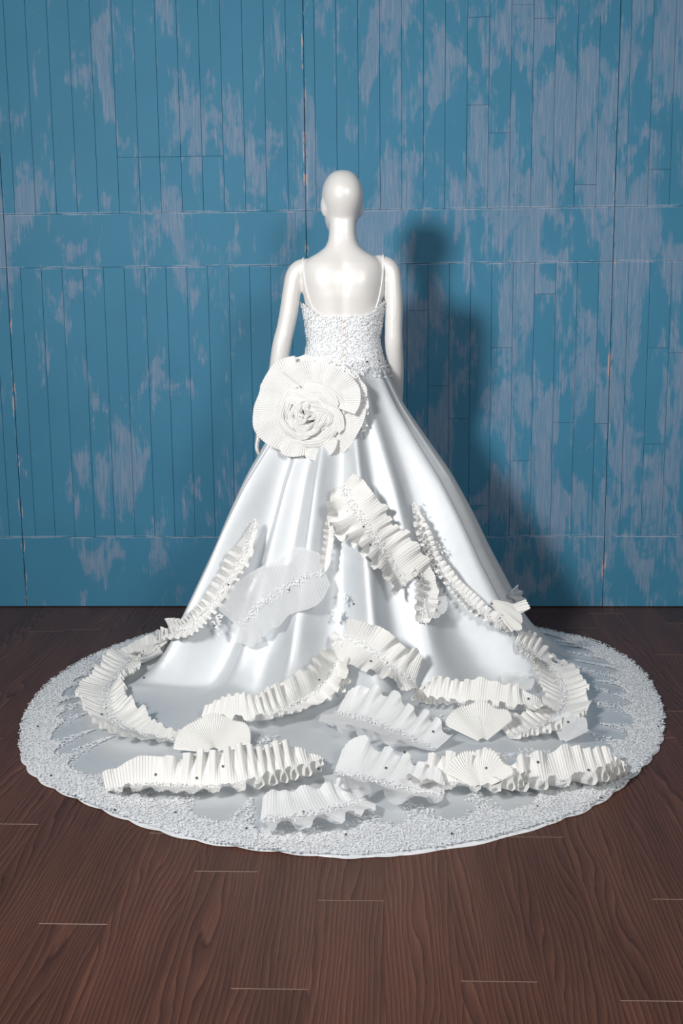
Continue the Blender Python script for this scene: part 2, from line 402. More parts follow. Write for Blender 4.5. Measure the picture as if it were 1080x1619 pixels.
# ------------------------------------------------------------------ gown: skirt surface
gown = bpy.data.objects.new('wedding_dress', None); C.objects.link(gown); gown.location = (AX, AY, 0)
tag(gown, 'white satin wedding gown with lace bodice, pleated ruffles and a wide round train', 'dress')
hem_px = [(200, 1018), (145, 1040), (100, 1066), (66, 1095), (45, 1125), (33, 1165), (40, 1208), (72, 1240), (160, 1281), (240, 1309), (330, 1334), (450, 1350), (560, 1356), (650, 1348),
          (740, 1335), (830, 1314), (920, 1283), (985, 1243), (1030, 1198), (1047, 1150), (1034, 1095), (1000, 1050), (940, 1016), (880, 1002)]
hp = []
for q in hem_px:
    v = on_floor(*q) - Vector((AX, AY, 0)); hp.append((math.atan2(v.x, -v.y), math.hypot(v.x, v.y)))
hp += [(math.radians(130), .74), (math.radians(155), .64), (math.radians(180), .61), (math.radians(-180), .61), (math.radians(-155), .64), (math.radians(-128), .76)]
hp.sort(); ha = np.array([h[0] for h in hp]); hr = np.array([h[1] for h in hp])
tg = np.linspace(-PI, PI, 721); Rg = np.interp(tg, ha, hr)
ker = np.hanning(13); ker /= ker.sum(); Rg = np.convolve(np.r_[Rg[-7:-1], Rg, Rg[1:7]], ker, 'valid')
def wrap(th): return (np.asarray(th) + PI) % (2 * PI) - PI
def Rfun(th): return np.interp(wrap(th), tg, Rg)
def gauss(th, c, s): return np.exp(-(np.degrees(wrap(th - math.radians(c))) / s) ** 2)
ca = np.radians([-180, -140, -110, -85, -60, -30, 0, 30, 60, 85, 110, 140, 180]); cr = np.array([  .50, .54, .65, .71, .68, .64, .62, .64, .70, .76, .72, .56, .50])
def cfun(th): return np.interp(wrap(th), ca, cr) + .17 * gauss(th, -54, 8) + .10 * gauss(th, 60, 8) + .06 * gauss(th, -16, 6) + .07 * gauss(th, 12, 6)
ridge = np.radians([-180, -158, -137, -118, -103, -88, -72, -54, -37, -16, 12, 34, 60, 76, 90, 107, 124, 146, 180])
rph = np.arange(len(ridge)) * 2 * PI
def Ffun(th):
    p = np.interp(wrap(th), ridge, rph); return (np.cos(p) + .12 * np.cos(2 * p)) / 1.05
def snoise(x, y, seed=0):
    g = np.random.default_rng(seed); o = 0
    for i in range(7):
        a = g.uniform(0, 2 * PI); f = g.uniform(2.5, 9.0); o = o + np.sin(f * (x * math.cos(a) + y * math.sin(a)) * 1.7 + g.uniform(0, 6.3)) / (1 + .12 * f)
    return o / 3.0
ZW = 1.108
qz = np.array([ZW, 1.03, .95, .704, .431, .177, .075, .032, .016]); qq = np.array([0, .055, .115, .345, .555, .775, .90, .965, 1.0])
ql = np.r_[0, np.cumsum(np.hypot(np.diff(qz), np.diff(qq) * .62))]; ql /= ql[-1]
def skirt(th, s):
    """th, s arrays -> world xyz; s 0..1 cone from the waist, 1..2 train lying on the floor"""
    th = np.asarray(th, float); s = np.asarray(s, float)
    t = np.clip(s, 0, 1); k = np.clip(s - 1, 0, 1)
    c = cfun(th); R = Rfun(th)
    # fold directions bend a little
    tw = th + .03 * np.sin(3 * th + 1) * t
    F = Ffun(tw)
    zt = np.interp(t, ql, qz); q = np.interp(t, ql, qq)
    sx = np.sin(th) * .138; sy = np.cos(th) * .104; r0 = np.hypot(sx, sy)
    amp = .004 + .052 * sm(.02, .55, t) * (1 - .35 * sm(.75, 1, t))
    amp = amp * (0.75 + 0.25 * np.sin(5 * th + .7)) * (.55 + .45 * sm(.35, .95, np.abs(wrap(th)))) * (1 - .55 * sm(1.9, 2.5, np.abs(wrap(th))))
    r = r0 + (c - r0) * q + amp * F * (1 - sm(.0, .25, k))
    r = r + (R - r) * k
    x = r * np.sin(th); y = -r * np.cos(th)
    fl = .034 * np.exp(-k * 3.2) * sm(.85, 1.0, t) * np.clip(.5 + .55 * F, 0, 1)
    wv = .010 * (snoise(x, y, 3) + .55) * sm(.9, 1.05, s) * (1 - sm(.72, 1, k))
    z = np.where(s <= 1, zt, .016 * (1 - k) ** 2 + .006) + fl * (1 - sm(.7, 1, k)) + np.maximum(wv, -.004)
    return np.stack([x + AX, y + AY, np.maximum(z, .0045)], -1)
NTH, NS = 840, 190
sv = np.r_[np.linspace(0, 1, 120), np.linspace(1, 2, 71)[1:]]
thg = np.linspace(-PI, PI, NTH, endpoint=False)
TH, SV = np.meshgrid(thg, sv, indexing='ij')
SK = skirt(TH, SV)
# soften the mesh across the fold where skirt meets train
for _ in range(5):
    a = SK.copy(); a[:, 1:-1] = .5 * SK[:, 1:-1] + .25 * (SK[:, :-2] + SK[:, 2:]); a = .5 * a + .25 * (np.roll(a, 1, 0) + np.roll(a, -1, 0)); a[:, 0] = SK[:, 0]; a[:, -1] = SK[:, -1]; SK = a
ns = len(sv); org = np.array([AX, AY, 0])
sk_faces = grid_faces(NTH, ns, True)
skirt_o = mesh_obj('skirt', (SK - org).reshape(-1, 3), sk_faces, M['satin'], gown)
skirt_o['label'] = 'smooth white satin skirt and train'
skirt_bvh = BVHTree.FromPolygons([tuple(p) for p in SK.reshape(-1, 3)], sk_faces)
# smoothed hull over the folds: sewn-on trims rest on this
rel = SK - org; rad_ = np.hypot(rel[..., 0], rel[..., 1]); zz_ = rel[..., 2].copy()
def hull(A, w, sw):
    mx = A.copy()
    for d in range(-w, w + 1, 2): mx = np.maximum(mx, np.roll(A, d, 0))
    kk = np.hanning(2 * sw + 1); kk /= kk.sum(); out = np.zeros_like(A)
    for i, kv in enumerate(kk): out += kv * np.roll(mx, i - sw, 0)
    return out
cone = (sv <= 1.0)
rh = np.where(cone[None, :], hull(rad_, 14, 22) - .003, rad_); zh = np.where(cone[None, :], zz_, hull(zz_, 6, 10))
HU = np.stack([rh * np.sin(TH) + AX, -rh * np.cos(TH) + AY, zh], -1)
hull_bvh = BVHTree.FromPolygons([tuple(p) for p in HU.reshape(-1, 3)], sk_faces)
hits = [skirt_bvh]
def cast(px, py, bvhs=None):
    best = None; d = ray(px, py)
    for b in (bvhs or [hull_bvh]):
        h = b.ray_cast(CAM, d)
        if h[0] is not None and (best is None or h[3] < best[3]): best = h
    if best is None:
        p = on_floor(px, py, .006); return p, Vector((0, 0, 1))
    nrm = best[1].normalized()
    if nrm.dot(d) > 0: nrm = -nrm
    return best[0], nrm
def drop(p):
    h = hull_bvh.find_nearest(p)
    nrm = h[1].normalized()
    if nrm.dot(CAM - h[0]) < 0: nrm = -nrm
    return h[0], nrm
O0 = Vector((AX, AY, 0))

# leaf-shaped lace stitches scattered over points with frames: one joined mesh
def lace_leaves(name, P, N, size, parent, mat, org=O0, lift=.0015, seed=1):
    g = np.random.default_rng(seed); P = np.asarray(P, float); N = np.asarray(N, float); n = len(P)
    a = g.uniform(0, 2 * PI, n); ref = np.where(np.abs(N[:, 2:3]) < .9, np.array([[0, 0, 1.]]), np.array([[1., 0, 0]]))
    U = np.cross(N, ref); U /= np.linalg.norm(U, axis=1, keepdims=True); V = np.cross(N, U)
    D = U * np.cos(a)[:, None] + V * np.sin(a)[:, None]; E = np.cross(N, D)
    L = (size * g.uniform(.6, 1.35, n))[:, None]; W = L * g.uniform(.32, .5, n)[:, None]; h = g.uniform(.5, 1.6, n)[:, None] * lift
    P = P + N * h
    v = np.stack([P - D * L * .5, P - D * L * .1 + E * W * .5, P + D * L * .5 + N * h, P - D * L * .1 - E * W * .5, P + N * (L * .05)], 1)
    v = (v - np.array(org)).reshape(-1, 3)
    b = np.arange(n) * 5
    f = np.concatenate([np.stack([b + i, b + (i + 1) % 4, b + 4], 1) for i in range(4)])
    o = mesh_obj(name, v, f.tolist(), mat, parent, smooth=False); o['kind'] = 'stuff'; return o

# ------------------------------------------------------------------ lace hem
_g = np.random.default_rng(5)
SPRAYS = [(c + _g.uniform(-.025, .025), _g.uniform(.07, .15) * (1 - .25 * abs(c) / 2.4), _g.uniform(.022, .040)) for c in np.arange(-2.4, 2.45, .112)]
def hem_width(th):
    out = .100 + .010 * np.sin(th * 12.2)
    for cc, hh, ww in SPRAYS:
        d = np.abs(th - cc); out = out + hh * .38 * np.clip(1 - d / (ww * 1.3), 0, 1) ** 1.1
    return out
nb = 1500; thb = np.linspace(-2.35, 2.35, nb); wid = hem_width(thb); rows = 10
R_, c_ = Rfun(thb), cfun(thb)
V = []
for j in range(rows):
    f_ = j / (rows - 1); dist = wid * f_
    s_ = 2 - np.minimum(dist / (R_ - c_), .95)
    p = skirt(thb, s_); p[:, 2] += .0035
    sc = 1 + (.006 * np.abs(np.sin(thb * 46)) + .003 * np.sin(thb * 17) if j == 0 else 0)
    p[:, 0] = AX + (p[:, 0] - AX) * sc; p[:, 1] = AY + (p[:, 1] - AY) * sc
    if j == 0: p[:, 2] = .002
    V.append(p)
V = np.stack(V, 1)
lace_hem = mesh_obj('lace_hem', (V - org).reshape(-1, 3), grid_faces(nb, rows), M['net'], gown)
lace_hem['label'] = 'wide white floral lace border along the hem'
n = 42000
th = nrg.uniform(-2.35, 2.35, n); keep = nrg.uniform(0, 1, n) < Rfun(th) / 1.63; th = th[keep]
u = nrg.uniform(0, 1, len(th)) ** .85; wd = hem_width(th) * u; wd += nrg.normal(0, .004, len(th))
s_ = 2 - np.clip(wd / (Rfun(th) - cfun(th)), -.006, .97); s_ = np.minimum(s_, 2.0)
# branching sprays of leaves growing inwards from the border
st, sw_ = [], []
for cc, hh, ww in SPRAYS:
    r0_ = float(Rfun(cc)); L_ = hh * 1.35; bend = _g.uniform(-.03, .03)
    for q in np.linspace(0, 1, 15):
        wid_ = (1 - q) ** .7 * ww * r0_ * (.55 + .55 * abs(math.sin(q * 11)))
        for e in range(10):
            off = _g.uniform(-1, 1) * wid_ + bend * q * q
            st.append(cc + off / max(r0_ - .15, .4)); sw_.append(.095 + L_ * q + abs(off) * .35 + _g.normal(0, .004))
th = np.r_[th, st]; sw_ = np.array(sw_); st = np.array(st)
s_ = np.r_[s_, 2 - np.clip(sw_ / (Rfun(st) - cfun(st)), 0, .97)]; u = np.r_[u, np.ones(len(st))]
p = skirt(th, s_); p[:, 2] += .004
sc = 1 + .0065 * np.abs(np.sin(th * 46)) * np.clip(1 - u * 6, 0, 1)
p[:, 0] = AX + (p[:, 0] - AX) * sc; p[:, 1] = AY + (p[:, 1] - AY) * sc
nn = np.tile(np.array([[0, 0, 1.]]), (len(p), 1)) + nrg.normal(0, .06, (len(p), 3)); nn /= np.linalg.norm(nn, axis=1, keepdims=True)
lace_leaves('lace_flowers', p - org, nn, .0115, lace_hem, M['lace'], (0, 0, 0), .0015, 2)

# lining showing below the hem at the front
thl = np.linspace(-.02, .42, 120); V = []
for j, (dr, z) in enumerate(((-.06, .004), (-.02, .004), (.0, .0035), (.010, .0025), (.012, .001))):
    bl = np.sin(np.linspace(0, PI, 120)) ** .6; rr = Rfun(thl) + dr * (bl if dr > 0 else 1) + (.003 * np.sin(thl * 60) * bl if dr > 0 else 0)
    V.append(np.stack([rr * np.sin(thl), -rr * np.cos(thl), np.full(120, z)], 1))
mesh_obj('lining', np.stack(V, 1).reshape(-1, 3), grid_faces(120, 5), M['lace'], gown)

# ------------------------------------------------------------------ ruffles
def tri(x): return 2 * np.abs(2 * (x - np.floor(x + .5))) - 1
def ruffle(path, plus, minus, mat='ruffle', lam=.042, amp=.011, pleat=.0078, pa=.0019, taper=(.25, .25), seed=0, trim=True, nv=9, name='ruffle', label=None, curl=.36, base=.004, mamp=1.0):
    """pleated strip stitched along its middle; plus / minus = (width m, lift deg) of its two free edges"""
    g = np.random.default_rng(seed + 100)
    pts = [cast(*q) for q in path]
    P3 = spline([tuple(p) for p, _ in pts], 160)
    seg = np.r_[0, np.cumsum(np.linalg.norm(np.diff(P3, axis=0), axis=1))]; L = seg[-1]
    nc = max(12, int(L / .02)); sc = np.linspace(0, L, nc)
    Pc = np.stack([np.interp(sc, seg, P3[:, i]) for i in range(3)], 1)
    Nc = []
    for i in range(nc):
        q, nrm = drop(Vector(Pc[i])); Pc[i] = q; Nc.append(nrm)
    Nc = np.array([tuple(v) for v in Nc])
    for _ in range(3):
        Nc[1:-1] = (Nc[:-2] + Nc[1:-1] * 2 + Nc[2:]) / 4; Pc[1:-1] = (Pc[:-2] + Pc[1:-1] * 2 + Pc[2:]) / 4
    Nc /= np.linalg.norm(Nc, axis=1, keepdims=True)
    T = np.gradient(Pc, axis=0); T /= np.linalg.norm(T, axis=1, keepdims=True); B = np.cross(Nc, T); B /= np.linalg.norm(B, axis=1, keepdims=True)
    nu = int(L / pleat * 4) + 1; su = np.linspace(0, L, nu)
    def fine(A): return np.stack([np.interp(su, sc, A[:, i]) for i in range(3)], 1)
    x = su / L; tap = np.minimum(1, np.minimum(taper[0] + (1 - taper[0]) * x / .14, taper[1] + (1 - taper[1]) * (1 - x) / .14))
    ph0 = np.cumsum(np.r_[0, np.diff(su)] / lam * (1 + .38 * np.sin(su / .11 + g.uniform(0, 6)) + .30 * np.sin(su / .037 + g.uniform(0, 6)))) * 2 * PI
    cols = []
    vs_ = np.linspace(-1, 1, 2 * nv + 1)
    Tf = fine(T); Tf /= np.linalg.norm(Tf, axis=1, keepdims=True)
    for v in vs_:
        side = 1 if v >= 0 else -1; wd, lift = plus if side > 0 else minus; lift = math.radians(lift); a = abs(v)
        ph = ph0 + (0 if side > 0 else g.uniform(1.5, 2.5) * 0 + 2.0)
        wv = wd * (1 + .13 * np.sin(su / .075 + seed + side) + .07 * np.sin(su / .021 + seed) + .04 * np.sin(ph))
        wc = np.interp(sc, su, wv * tap)
        Q = Pc + B * (side * wc * math.cos(lift) * a)[:, None]
        base_p = np.empty_like(Q); base_n = np.empty_like(Q)
        for i in range(nc):
            h, nrm = drop(Vector(Q[i])); base_p[i] = h; base_n[i] = nrm
        far = np.linalg.norm(base_p - Q, axis=1) > .05; base_p[far] = Q[far]
        base_p = fine(base_p); Nf = fine(.35 * base_n + .65 * Nc); Nf /= np.linalg.norm(Nf, axis=1, keepdims=True)
        Bf = fine(B) * side
        mdir = Nf * math.cos(lift) - Bf * math.sin(lift)
        fl = np.sin(ph) + .10 * np.sin(2.3 * ph + 1)
        hh = base + wv * tap * math.sin(lift) * a ** 1.1
        A = amp * (1 if side > 0 else mamp) * tap * a ** 1.4 * (.85 + .45 * np.sin(su / .13 + seed * 1.7 + side) + .25 * np.sin(su / .052 + seed + 2 * side))
        flz = A * (1.0 + fl) if lift < .5 else A * fl
        X = base_p + Nf * hh[:, None] + mdir * (flz + pa * (.4 + .6 * a) * tri(su / pleat) + pa)[:, None] + Tf * (-curl * A * np.sin(2 * ph))[:, None]
        X[:, 2] = np.maximum(X[:, 2], .006)
        cols.append(X)
    V = np.stack(cols, 1)
    o = mesh_obj(name, (V - org).reshape(-1, 3), grid_faces(nu, len(vs_)), M[mat], gown)
    if label: o['label'] = label
    hits.append(BVHTree.FromPolygons([tuple(p) for p in V.reshape(-1, 3)], grid_faces(nu, len(vs_))))
    if trim:
        k = int(L / .0014); ii = g.integers(0, nu, k); off = g.normal(0, .010, k)
        pp = V[ii, nv] + fine(B)[ii] * off[:, None] + fine(Nc)[ii] * .005
        tn = fine(Nc)[ii] + g.normal(0, .2, (k, 3)); tn /= np.linalg.norm(tn, axis=1, keepdims=True)
        lace_leaves('lace_trim', pp - org, tn, .0095, o, M['lace'], (0, 0, 0), .002, seed + 7)
    return o
def fan(apex, tip, spread, rad, mat='ruffle', lift=18, seed=0, pleat_n=34, pa=.0026, name='pleated_fan', r0=.12, label=None, wave=.006):
    """pleats spreading from a gathered apex"""
    A, N = cast(*apex); Tp, _ = cast(*tip)
    T = (Tp - A); T = (T - N * T.dot(N)).normalized(); B = N.cross(T)
    nu, nr = pleat_n * 4 + 1, 12; V = []; lf = math.radians(lift); g = np.random.default_rng(seed)
    for i in range(nu):
        x = i / (nu - 1); a = math.radians(spread) * (x - .5)
        rr = rad * (1 - .10 * abs(2 * x - 1) ** 3 + .03 * math.sin(x * 21 + seed))
        for j in range(nr):
            q = r0 + (1 - r0) * j / (nr - 1); rho = rr * q
            Q = A + (T * math.cos(a) * math.cos(lf) + B * math.sin(a)) * rho
            h, _n = drop(Q)
            if (h - Q).length > .04: h = Q
            p = h + N * (.005 + rho * max(0, math.cos(a)) * math.sin(lf) + (pa * (.25 + q)) * (float(tri(x * pleat_n)) + 1) + wave * q * q * (1 + math.sin(x * 17 + seed)))
            p.z = max(p.z, .006)
            V.append(p - O0)
    o = mesh_obj(name, V, grid_faces(nu, nr), M[mat], gown)
    hits.append(BVHTree.FromPolygons([tuple(p + O0) for p in V], grid_faces(nu, nr)))
    if label: o['label'] = label
    return o

# upper centre ruffle and its tail
ruffle([(543, 766), (562, 806), (590, 852), (616, 892), (640, 925)], (.112, 12), (.098, 14), lam=.062, amp=.019, seed=1, taper=(.45, .9), label='broad pleated ivory ruffle slanting down the middle of the skirt')
ruffle([(655, 895), (672, 925), (668, 955), (664, 985)], (.050, 25), (.045, 20), lam=.05, amp=.012, seed=2, taper=(.6, .6))
fan((668, 945), (695, 978), 95, .085, 'organza', 20, 3, 16)
# sheer ruffle on the left of the middle
ruffle([(514, 905), (478, 918), (440, 938), (408, 962), (382, 995)], (.105, 6), (.120, 6), 'organza', lam=.14, amp=.007, pleat=.009, pa=.0009, seed=4, taper=(.55, .7), nv=8, label='sheer organza ruffle on the left of the skirt')
fan((405, 985), (380, 1022), 130, .085, 'organza', 8, 5, 22, .0012)
ruffle([(517, 822), (519, 850), (514, 880), (512, 905)], (.018, 20), (.022, 20), lam=.03, amp=.008, seed=6, trim=False)
# long narrow frills running down both sides
ruffle([(404, 822), (392, 862), (371, 902), (346, 942), (318, 976), (285, 1000), (245, 1020)], (.034, 30), (.045, 30), lam=.030, amp=.011, seed=7, taper=(.2, .8), label='narrow gathered frill running down the left side')
ruffle([(652, 795), (661, 830), (680, 872), (704, 912), (738, 950), (772, 978), (806, 1000)], (.032, 18), (.022, 35), lam=.026, amp=.011, seed=8, taper=(.15, .8), label='narrow gathered frill running down the right side')
fan((770, 948), (818, 996), 62, .150, 'ruffle', 16, 9, 20, .0026)
fan((800, 942), (848, 978), 40, .120, 'organza', 10, 10, 12)
# big curved ruffles at both sides of the train
ruffle([(268, 1014), (222, 1042), (186, 1072), (168, 1105), (176, 1138), (208, 1162), (255, 1172), (292, 1176)], (.080, 16), (.090, 20), lam=.034, amp=.010, seed=11, taper=(.5, .6), label='curved pleated ruffle on the left of the train')
ruffle([(812, 1018), (848, 1042), (878, 1070), (893, 1104), (880, 1138), (848, 1158), (806, 1170)], (.090, 20), (.075, 16), lam=.034, amp=.010, seed=12, taper=(.5, .7), label='curved pleated ruffle on the right of the train')
# ruffles meeting at the middle
ruffle([(316, 1140), (356, 1146), (400, 1144), (442, 1128), (486, 1102), (520, 1070), (537, 1034)], (.092, 54), (.085, 22), lam=.040, amp=.011, seed=13, taper=(.4, .7), label='pleated ruffle sweeping from the middle down to the left')
ruffle([(528, 1000), (540, 1030), (546, 1062), (544, 1096)], (.030, 35), (.022, 35), lam=.026, amp=.010, seed=14, trim=False)
ruffle([(546, 1002), (575, 1020), (602, 1042), (626, 1066), (655, 1078)], (.095, 32), (.085, 20), lam=.050, amp=.012, seed=15, taper=(.6, .7))
ruffle([(652, 1098), (692, 1110), (735, 1116), (778, 1120), (820, 1126), (858, 1122)], (.078, 50), (.085, 22), lam=.040, amp=.011, seed=16, taper=(.6, .4), label='pleated ruffle sweeping from the middle down to the right')
fan((795, 1098), (838, 1078), 95, .105, 'organza', 22, 17, 18, .001)
# sheer ruffles across the train
ruffle([(530, 1130), (566, 1138), (606, 1152), (648, 1170), (686, 1190)], (.105, 20), (.140, 12), 'organza_full', lam=.085, amp=.015, pleat=.0085, pa=.0011, seed=18, taper=(.5, .8), label='sheer organza ruffle below the middle of the skirt')
ruffle([(526, 1226), (568, 1232), (612, 1244), (658, 1256), (702, 1260)], (.110, 20), (.135, 12), 'organza_full', lam=.085, amp=.015, pleat=.0085, pa=.0011, seed=19, taper=(.6, .5), label='sheer organza ruffle low in the middle of the train')
ruffle([(412, 1300), (455, 1299), (500, 1290), (545, 1278), (580, 1268)], (.098, 22), (.110, 12), 'organza_full', lam=.06, amp=.012, pleat=.0085, pa=.0012, seed=20, taper=(.6, .6), label='sheer organza ruffle nearest the front hem')
# ruffles low on the train
ruffle([(168, 1254), (205, 1246), (250, 1244), (300, 1247), (350, 1247), (400, 1239), (450, 1226), (512, 1206)], (.090, 56), (.105, 16), mamp=1.25, lam=.044, amp=.013, seed=21, taper=(.55, .12), label='tapering pleated ruffle low on the left of the train')
ruffle([(646, 1230), (690, 1240), (735, 1246), (775, 1246), (812, 1236)], (.085, 54), (.100, 16), mamp=1.25, lam=.042, amp=.013, seed=22, taper=(.2, .7), label='pleated ruffle low in the right half of the train')
ruffle([(800, 1250), (845, 1246), (890, 1240), (940, 1234), (994, 1224)], (.085, 50), (.095, 18), mamp=1.25, lam=.042, amp=.013, seed=23, taper=(.7, .3), label='pleated ruffle reaching to the right lace border')
# pleated fans
fan((338, 1192), (337, 1155), 160, .125, 'ruffle', 30, 24, 46, label='ivory pleated fan on the left of the train')
fan((764, 1178), (744, 1132), 110, .135, 'ruffle', 32, 25, 34, label='ivory pleated fan right of the middle')
fan((757, 1252), (755, 1200), 130, .105, 'ruffle', 45, 26, 30)
fan((232, 1168), (190, 1178), 90, .085, 'organza', 30, 27, 12, .0008)
fan((888, 1178), (925, 1156), 95, .095, 'organza', 42, 28, 14, .0008)
fan((820, 1232), (812, 1262), 120, .110, 'organza', 12, 29, 18, .001)

# lace sprays sewn on the satin
def spray(cx, cy, rx, ry, n, seed, name='lace_applique'):
    g = np.random.default_rng(seed); P = []; N = []
    for _ in range(n):
        a = g.uniform(0, 2 * PI); q = g.uniform(0, 1) ** .7 * (.55 + .45 * abs(math.cos(2.5 * a + seed)))
        p, nr = cast(cx + rx * q * math.cos(a), cy + ry * q * math.sin(a)); P.append(tuple(p - O0)); N.append(tuple(nr))
    return lace_leaves(name, P, N, .013, gown, M['lace'], (0, 0, 0), .002, seed)
spray(543, 945, 8, 12, 26, 31); spray(533, 972, 10, 12, 40, 32); spray(570, 1010, 26, 16, 160, 33); spray(345, 965, 16, 40, 110, 34)
spray(690, 880, 14, 40, 90, 35); spray(415, 1170, 30, 10, 120, 36); spray(690, 1150, 24, 22, 130, 37); spray(230, 1155, 34, 12, 130, 38); spray(840, 1195, 44, 12, 150, 39)

# ------------------------------------------------------------------ bodice
nth, nz = 220, 34
thb = np.linspace(-PI, PI, nth, endpoint=False)
ztop = 1.262 + .050 * sm(.35, 1.35, np.abs(thb)) + .045 * sm(1.9, 2.7, np.abs(thb)) + .003 * np.abs(np.sin(thb * 18))
zbot = 1.100 - .030 * np.exp(-(thb / .5) ** 2) + .004 * np.sin(thb * 11)
V = []
for i in range(nth):
    zz = np.linspace(zbot[i], ztop[i], nz); x, y, z = torso_pt(np.full(nz, thb[i]), zz, .010); V.append(np.stack([x, y, z], 1))
V = np.stack(V, 0)
hipf = sm(1.12, 1.06, V[..., 2]); 
bodice = mesh_obj('bodice', V.reshape(-1, 3), grid_faces(nth, nz, True), M['net'], gown)
bodice.data.materials.clear(); bodice.data.materials.append(M['lace'])
bodice['label'] = 'fitted white lace bodice with a low straight back'
sol = bodice.modifiers.new('thickness', 'SOLIDIFY'); sol.thickness = .003; sol.offset = -1
k = 5200; th = nrg.uniform(-PI, PI, k); u = nrg.uniform(-.06, 1.03, k)
zt_ = np.interp(th, thb, ztop); zb_ = np.interp(th, thb, zbot); zz = zb_ + (zt_ - zb_) * u
x, y, z = torso_pt(th, zz, .012); P = np.stack([x, y, z], 1); a = np.interp(zz, TZ, TA); b = np.interp(zz, TZ, TB)
N = np.stack([np.sin(th) / a, -np.cos(th) / b, 0 * th], 1); N /= np.linalg.norm(N, axis=1, keepdims=True)
N += nrg.normal(0, .12, N.shape); N /= np.linalg.norm(N, axis=1, keepdims=True)
lace_leaves('lace_flowers', P, N, .0105, bodice, M['lace'], (0, 0, 0), .0022, 51)
# peplum of lace leaves at the waist
k = 900; th = nrg.uniform(-2.2, 2.2, k); s_ = nrg.uniform(0, .055, k) * (.6 + .4 * np.abs(np.sin(th * 5)))
P = skirt(th, s_) - org; N = np.stack([np.sin(th), -np.cos(th), .3 + 0 * th], 1); N /= np.linalg.norm(N, axis=1, keepdims=True)
N += nrg.normal(0, .2, N.shape); N /= np.linalg.norm(N, axis=1, keepdims=True)
lace_leaves('waist_lace', P + N * .008, N, .014, gown, M['lace'], (0, 0, 0), .002, 52)
def wire(name, pts, rad, mat, parent, seg=8, n=None, org=O0):
    P = spline([tuple(p) for p in pts], n or len(pts) * 6)
    rs = tube_rings([Vector(q) - org for q in P], [rad] * len(P), (.3, .5, .81), seg)
    vv = [tuple(q) for r in rs for q in r]; fc = []
    for i in range(len(rs) - 1):
        for j in range(seg): fc.append((i * seg + j, i * seg + (j + 1) % seg, (i + 1) * seg + (j + 1) % seg, (i + 1) * seg + j))
    fc += [tuple(range(seg))[::-1], tuple((len(rs) - 1) * seg + j for j in range(seg))]
    return mesh_obj(name, vv, fc, mat, parent)
def body_at(px, py, off=.003):
    h = body_bvh.ray_cast(CAM, ray(px, py))
    return (h[0] + (CAM - h[0]).normalized() * off) if h[0] is not None else on_depth(px, py, AY - .06)
for pxs in ([(479, 411), (480, 430), (483, 452), (489, 474), (498, 494)], [(606, 406), (606, 425), (604, 446), (600, 468), (594, 490)]):
    pts = [body_at(*q) for q in pxs]
    t = pts[0]; zt = t.z
    fr = []
    for dy, dz in ((.085, -.045), (.06, .004), (.03, .014)):
        q, nn, _, _ = body_bvh.find_nearest(Vector((t.x, t.y + dy, zt + dz))); fr.append(q + nn * .003)
    s = wire('shoulder_strap', fr + pts, .0026, M['lace'], gown, 8, 44); s['label'] = 'thin white shoulder strap'
# centre back closing: cords and covered buttons
for i in range(7):
    z = 1.252 - i * .0235; x, y, _ = torso_pt(np.array([0.0]), np.array([z]), .015); c = Vector((AX + .004, AY + float(y[0]), z))
    bmg = bmesh.new(); bmesh.ops.create_icosphere(bmg, subdivisions=2, radius=.0042)
    for v in bmg.verts: v.co.y *= .6
    me = bpy.data.meshes.new('button'); bmg.to_mesh(me); bmg.free(); me.materials.append(M['cord']); o = mesh_obj('button', 0, 0, parent=gown, data=me); o.location = c - O0
    for s in (-1, 1):
        wire('lacing_cord', [c + Vector((s * .013, .0, .009)), c + Vector((s * .004, -.003, .002)), c + Vector((-s * .012, -.001, -.010))], .0011, M['cord'], gown, 6, 8)
wire('lacing_cord', [c + Vector((0, -.003, 0)), c + Vector((-.001, -.006, -.03)), c + Vector((.001, -.010, -.06))], .0014, M['cord'], gown, 6, 10)

# ------------------------------------------------------------------ big rosette at the waist
RC, _ = cast(497, 648); RC = RC + (CAM - RC).normalized() * .045
Wd = (Vector((-.10, -1, .12))).normalized(); Ud = Vector((0, 0, 1)).cross(Wd) * -1; Ud = Wd.cross(Vector((0, 0, 1))) * -1
Ud = Vector((0, 0, 1)).cross(Wd).normalized(); Vd = Wd.cross(Ud).normalized()
def rp(x, y, z): return RC + Ud * x + Vd * y + Wd * z - O0
def disc(cx, cy, rad, z0, dish, a0, a1, seed, mat, parent, name='petal', pn=None, hole=.12, wave=.010, kw=5):
    """pleated round layer; rad(a) outline"""
    span = a1 - a0; pn = pn or int(abs(span) * rad(0) / .0085); nu, nr = pn * 4 + 1, 14; V = []
    for i in range(nu):
        x = i / (nu - 1); a = a0 + span * x; R = rad(a)
        for j in range(nr):
            q = hole + (1 - hole) * j / (nr - 1); r = R * q
            zz = z0 + dish * q ** 1.6 + .0021 * (.3 + q) * float(tri(x * pn)) + wave * q * q * (math.sin(kw * a + seed) + .5 * math.sin(2.7 * kw * a + seed * 2))
            V.append(rp(cx + r * math.cos(a), cy + r * math.sin(a), zz))
    return mesh_obj(name, V, grid_faces(nu, nr), M[mat], parent)
ros = disc(0, 0, lambda a: .190 + .010 * math.sin(3 * a + .5) + .012 * math.cos(a - 2.5) + .003 * math.sin(19 * a), .0, -.020, 0, 2 * PI, 1, 'rose', gown, 'rosette')
ros['label'] = 'large pleated ivory fabric rosette at the left of the waist'
disc(-.035, .005, lambda a: .178 + .010 * math.sin(4 * a), .014, .004, math.radians(100), math.radians(262), 2, 'rose', ros)
disc(.015, .030, lambda a: .140 + .012 * math.sin(3 * a + 1), .016, .012, math.radians(-20), math.radians(140), 3, 'rose', ros)
